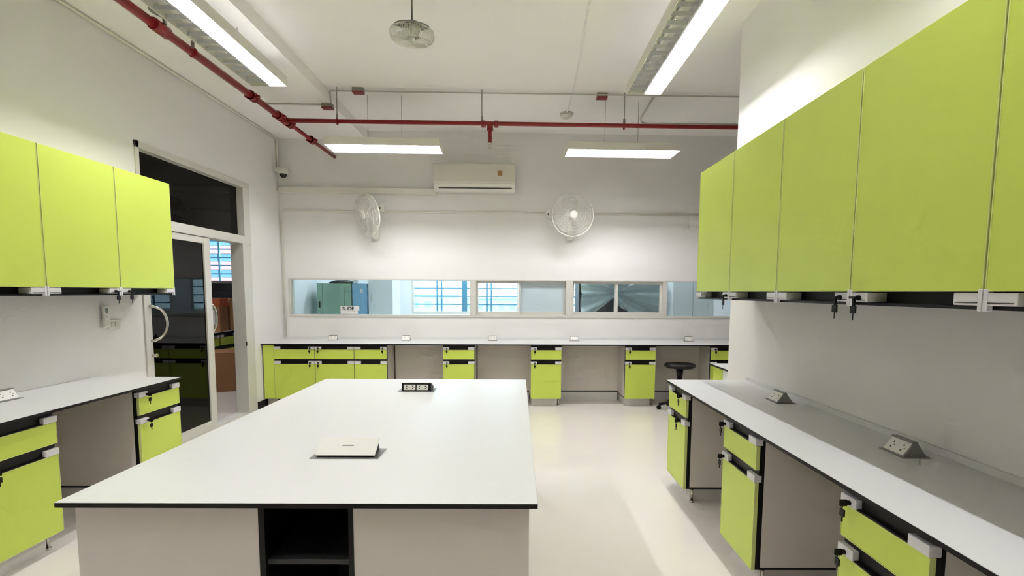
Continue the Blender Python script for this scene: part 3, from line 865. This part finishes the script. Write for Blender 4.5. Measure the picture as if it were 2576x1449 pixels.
# ------------------------------------------------------------------ stool
t = thing('stool', 'black round lab stool in front of the back bench', 'stool', (1.955, 5.93, 0))
MB().lathe([(0.02, 0.515), (0.165, 0.517), (0.182, 0.530), (0.182, 0.552), (0.170, 0.562), (0.12, 0.560), (0.002, 0.557)], 32).build('seat', 'rubber', t, smooth=True)
MB().cyl((0, 0, 0.40), (0, 0, 0.516), 0.032, 0.045, 18).cyl((0, 0, 0.10), (0, 0, 0.40), 0.026, n=16).build('column', 'black', t, smooth=True)
for k in range(5):
    a = 2 * PI * k / 5 + 0.55
    lg = MB()
    ca, sa = math.cos(a), math.sin(a)
    lg.tube([(0, 0, 0.11), (0.12 * ca, 0.12 * sa, 0.09), (0.235 * ca, 0.235 * sa, 0.062)], 0.018, 8)
    lo = lg.build('leg', 'black', t, smooth=True)
    MB().cyl((0.235 * ca - sa * 0.016, 0.235 * sa + ca * 0.016, 0.026), (0.235 * ca + sa * 0.016, 0.235 * sa - ca * 0.016, 0.026), 0.026, n=16).build('caster', 'black', lo)

# bench end glimpsed beyond the partition
t = thing('side_bench', 'white topped bench end with lime door just past the partition', 'bench', (0, 0, 0))
B(1.752, 2.45, 3.965, 4.484, ZT - 0.016, ZT - 0.0015).build('core', 'core', t)
B(1.7525, 2.4495, 3.9655, 4.4835, ZT - 0.0015, ZT).build('surface', 'top', t)
B(1.775, 1.791, 4.26, 4.46, 0.10, 0.755).build('door', 'green', t, bevel=0.0015)
B(1.775, 1.791, 3.975, 4.25, 0.10, 0.755).build('side_panel', 'pale_cab', t)
B(1.795, 2.43, 3.975, 4.46, 0.10, 0.757).build('body', 'carcass', t)
B(1.83, 2.40, 4.0, 4.43, 0.0, 0.10).build('plinth', 'plinth', t)

# ------------------------------------------------------------------ things behind the back windows
t = thing('steel_cabinet', 'green steel cabinet behind the left window pane', 'cabinet', (-2.95, 7.40, 0))
B(0, 0.505, 0.012, 0.45, 0, 1.512).build('body', 'grn_cab', t)
B(0.004, 0.085, 0.0, 0.012, 0.02, 1.505).build('stile', 'grn_cab', t)
B(0.09, 0.40, 0.0, 0.012, 0.02, 1.505).build('door', 'grn_cab', t)
B(0.405, 0.50, 0.0, 0.012, 0.02, 1.505).build('stile', 'grn_cab', t)
B(0.03, 0.05, -0.012, 0.0, 1.16, 1.25).build('handle', 'black', t)
t = thing('steel_locker', 'narrow blue steel locker beside the green cabinet', 'cabinet', (-2.435, 7.41, 0))
B(0, 0.195, 0.012, 0.40, 0, 1.512).build('body', 'blu_cab', t)
B(0.005, 0.18, 0.0, 0.012, 0.02, 1.505).build('door', 'blu_cab', t)
B(0.12, 0.16, -0.004, 0.0, 1.38, 1.44).build('name_card', 'paper', t)
o = MB().lathe([(0.19, 1.515), (0.20, 1.53), (0.12, 1.56), (0.05, 1.57)], 24, (-2.64, 7.62, 0)).build('basin', 'darkgrey', smooth=True)
tag(o, 'dark upturned basin on top of the green cabinet', 'basin')
o = B(-2.43, -2.37, 7.45, 7.51, 1.513, 1.60).build('carton', 'paper', bevel=0.002)
tag(o, 'small white carton on top of the blue locker', 'carton')
t = thing('tall_cupboard', 'tall pale cupboard standing behind the left window panes', 'cupboard', (-2.225, 7.5, 0))
B(0, 0.36, 0.015, 0.5, 0, 2.1).build('body', 'pale_cab', t)
B(0.005, 0.355, 0.0, 0.015, 0.05, 2.08).build('door', 'pale_cab', t)
B(0.045, 0.06, -0.012, 0.0, 1.25, 1.36).build('handle', 'carcass', t)
t = thing('tall_cupboard', 'tall pale blue cupboard behind the far right window pane', 'cupboard', (2.30, 7.40, 0))
B(0, 0.62, 0.015, 0.5, 0, 2.1).build('body', 'pale_cab', t)
B(0.005, 0.30, 0.0, 0.015, 0.05, 2.08).build('door', 'pale_cab', t)
B(0.305, 0.615, 0.0, 0.015, 0.05, 2.08).build('door', 'pale_cab', t)
t = thing('covered_equipment', 'dark equipment rack behind the right sliding window', 'equipment', (0.95, 7.72, 0))
B(0, 1.30, 0, 0.55, 0.05, 1.55).build('body', 'darkgrey', t)
B(0.02, 0.60, -0.012, 0, 0.1, 1.5).build('front_panel', 'darkgrey', t)
B(0.63, 1.28, -0.012, 0, 0.1, 1.5).build('front_panel', 'darkgrey', t)
B(0.05, 1.25, 0.05, 0.5, 0, 0.05).build('plinth', 'black', t)
# draped plastic sheet with folds running out from a gathered point
def swag(x0, x1, side):
    vs, fs = [], []
    n, m = 40, 26
    cx, cz = 1.50, 1.40
    for i in range(n + 1):
        u = i / n
        x = x0 + (x1 - x0) * u
        k = abs(x - cx) / abs((x1 if side > 0 else x0) - cx)
        ztop = 1.57 - 0.02 * k
        zbot = (1.36 - 0.42 * k) if side < 0 else (1.22 - 0.42 * k)
        vs.append((x, 8.0, 1.556)); vs.append((x, 7.72, 1.556))
        for j in range(2, m + 1):
            v = (j - 2) / (m - 2)
            z = ztop - 0.02 + (zbot - ztop + 0.02) * v
            ang = math.atan2(z - cz, abs(x - cx) + 0.06)
            y = 7.56 + 0.05 * math.sin(ang * 13 + side) * (0.3 + k) + 0.02 * math.sin(ang * 29)
            vs.append((x, y, z))
    for i in range(n):
        for j in range(m):
            q = i * (m + 1) + j
            fs.append((q, q + 1, q + m + 2, q + m + 1))
    return vs, fs
sh = MB()
sh.add(*swag(0.96, 1.50, -1)); sh.add(*swag(1.50, 2.24, 1))
o = sh.build('plastic_sheet', 'sheet', smooth=True)
tag(o, 'crumpled clear plastic sheet draped behind the right sliding window', 'plastic sheet')
# SLIDE notice on the left pane
def text_mesh(s, size):
    cu = bpy.data.curves.new('txt', 'FONT')
    cu.body = s
    cu.size = size
    cu.extrude = 0.0006
    cu.offset = 0.0018
    cu.align_x = 'CENTER'
    ob = bpy.data.objects.new('txt', cu)
    COL.objects.link(ob)
    bpy.context.view_layer.update()
    me = bpy.data.meshes.new_from_object(ob.evaluated_get(bpy.context.evaluated_depsgraph_get()))
    bpy.data.objects.remove(ob)
    return me
t = thing('notice', 'white SLIDE notice taped to the left window pane', 'notice', (-2.215, byy(-2.215) + 0.036, 1.103), BRZ)
B(-0.12, 0.105, 0.0, 0.002, 0.0, 0.105).build('paper', 'paper', t)
B(0.04, 0.125, -0.001, 0.0, 0.045, 0.105).build('tape', 'paper', t)
me = text_mesh('SLIDE', 0.062)
me.materials.append(M['ink'])
o = bpy.data.objects.new('lettering', me); COL.objects.link(o); o.parent = t
o.location = (-0.02, -0.0015, 0.052); o.rotation_euler = (PI / 2, 0, 0)
B(-0.04, 0.07, -0.0012, 0.0, 0.036, 0.041).build('underline', 'carcass', t)
# grilles of the far windows
def grille(label, x0, x1, z0, z1, y, verts, dz=0.152, group='window grilles', wname='window_2', bar='bluebar'):
    t = thing(wname, label, None, (0, y, 0), 0, kind='structure')
    f = MB().box(x0, x1, 0.0, 0.08, z0, z0 + 0.05).box(x0, x1, 0, 0.08, z1 - 0.05, z1).box(x0, x0 + 0.04, 0, 0.08, z0 + 0.05, z1 - 0.05).box(x1 - 0.04, x1, 0, 0.08, z0 + 0.05, z1 - 0.05)
    f.build('frame', 'frame' if bar == 'bluebar' else 'frame', t)
    for xv, wv in verts:
        B(xv - wv / 2, xv + wv / 2, 0.09, 0.115, z0, z1).build('bar', bar, t)
    k = 1
    base = None
    while z0 + 0.03 + k * dz < z1 - 0.05:
        zz = z0 + 0.03 + k * dz
        B(x0, x1, 0.095, 0.110, zz - 0.012, zz + 0.012).build('bar', bar, t)
        k += 1
    B(x0 + 0.04, x1 - 0.04, 0.05, 0.055, z0 + 0.05, z1 - 0.05).build('pane', 'plain_glass', t)
    return t
grille('barred window in the far wall of the room behind', -2.0, 0.03, 0.98, 2.5, FY, [(-1.53, 0.03), (-1.448, 0.03), (-1.01, 0.10), (-0.583, 0.035), (-0.50, 0.025)], wname='window_2')
grille('narrow barred window further right in the room behind', 0.35, 1.17, 0.98, 2.5, FY, [(0.76, 0.03)], wname='window_3')
grille('barred window of the room behind the door', -5.95, -4.72, 1.52, 2.7, 9.0, [(-5.35, 0.03)], 0.146, wname='window_4')

# ------------------------------------------------------------------ things in the room behind the door
t = thing('lab_bench', 'lab bench with lime drawers seen through the open door', 'bench', (-4.45, 7.0, 0), 0)
B(-0.6, 0.0, 0.0, 1.55, ZT - 0.016, ZT - 0.0015).build('core', 'core', t)
B(-0.6, -0.0005, 0.0, 1.55, ZT - 0.0015, ZT).build('surface', 'top', t)
B(-0.58, -0.06, 0.02, 1.53, 0.10, 0.757).build('body', 'darkgrey', t)
for y in (0.05, 0.55, 1.03):
    dr = B(-0.055, -0.02, y, y + 0.46, 0.57, 0.69).build('drawer', 'green', t, bevel=0.0015)
    MB().box(-0.05, -0.012, y, y + 0.075, 0.692, 0.73).box(-0.05, -0.012, y + 0.385, y + 0.46, 0.692, 0.73).build('end_block', 'block', dr)
    do = B(-0.055, -0.02, y, y + 0.46, 0.10, 0.51).build('door', 'green', t, bevel=0.0015)
B(-0.56, -0.1, 0.04, 1.5, 0, 0.10).build('plinth', 'plinth', t)
def carton(label, loc, rz, sx, sy, sz, m, tape=True):
    t = thing('carton', label, 'carton', loc, rz, 'cartons in the room behind the door')
    B(-sx / 2, sx / 2, -sy / 2, sy / 2, 0, sz).build('body', m, t, bevel=0.004)
    if tape:
        MB().box(-sx / 2 - 0.001, sx / 2 + 0.001, -0.025, 0.025, sz * 0.75, sz + 0.001).build('tape', 'cardboard2' if m == 'cardboard' else 'cardboard', t)
    MB().box(-sx / 2 + 0.001, sx / 2 - 0.001, -sy / 2 + 0.001, -0.001, sz, sz + 0.004).box(-sx / 2 + 0.001, sx / 2 - 0.001, 0.001, sy / 2 - 0.001, sz, sz + 0.004).build('flap', m, t)
    return t
carton('brown carton with a white sheet, standing on the lab bench behind the door handle', (-4.64, 7.68, ZT), 0.1, 0.30, 0.26, 0.38, 'cardboard')
o = B(-4.66, -4.50, 7.542, 7.546, ZT + 0.10, ZT + 0.33).build('sheet_of_paper', 'paper', rot=(0, 0, 0))
tag(o, 'white sheet of paper fixed to the brown carton on the lab bench', 'paper')
carton('orange topped carton lying on the brown carton', (-4.62, 7.70, ZT + 0.385), 0.05, 0.26, 0.24, 0.12, 'orange', False)
carton('tall dark brown carton at the right on the lab bench', (-4.60, 8.02, ZT), 0.1, 0.24, 0.26, 0.50, 'cardboard2')
carton('large brown carton on the floor in front of the lab bench', (-4.12, 7.15, 0), 0.35, 0.42, 0.55, 0.54, 'cardboard')

# ------------------------------------------------------------------ outside
struct('ground_outside', B(-200, 200, 12, 260, -9.0, -8.0), 'ground', 'hazy ground far below the windows')
t = thing('apartment_building', 'pink and white building seen through the door room window', 'building', (-58, 100, -8.0))
B(-16, 14, 0.5, 14, 0, 36).build('body', 'bwhite', t)
for fl in range(9):
    z = 2.6 + fl * 3.1
    B(-16, 14, 0.0, 0.5, z + 1.5, z + 3.0).build('spandrel', 'bpink', t)
    for k in range(10):
        x = -15.2 + k * 2.9
        B(x, x + 2.3, 0.25, 0.5, z + 0.05, z + 1.45).build('window', 'bglass', t)
B(-16.4, 14.4, -0.3, 14.3, 36, 36.5).build('roof', 'bwhite', t)
for i, (x, y, w, h, lb) in enumerate(((-22, 120, 14, 8.2, 'low hazy white building at the left of the barred window view'), (-6, 140, 18, 7.2, 'low hazy white building in the middle of the barred window view'), (10, 130, 9, 7.9, 'low hazy white building at the right of the barred window view'))):
    t = thing('low_building', lb, 'building', (x, y, -8.0), 0, 'low buildings outside')
    B(-w / 2, w / 2, 0, 10, 0, h).build('body', 'bwhite', t)
    B(-w / 2 - 0.3, w / 2 + 0.3, -0.3, 10.3, h, h + 0.4).build('roof', 'bpale', t)
    for k in range(int(w / 3)):
        B(-w / 2 + 0.8 + 3 * k, -w / 2 + 2.4 + 3 * k, -0.1, 0, h - 2.6, h - 1.2).build('window', 'bpale', t)
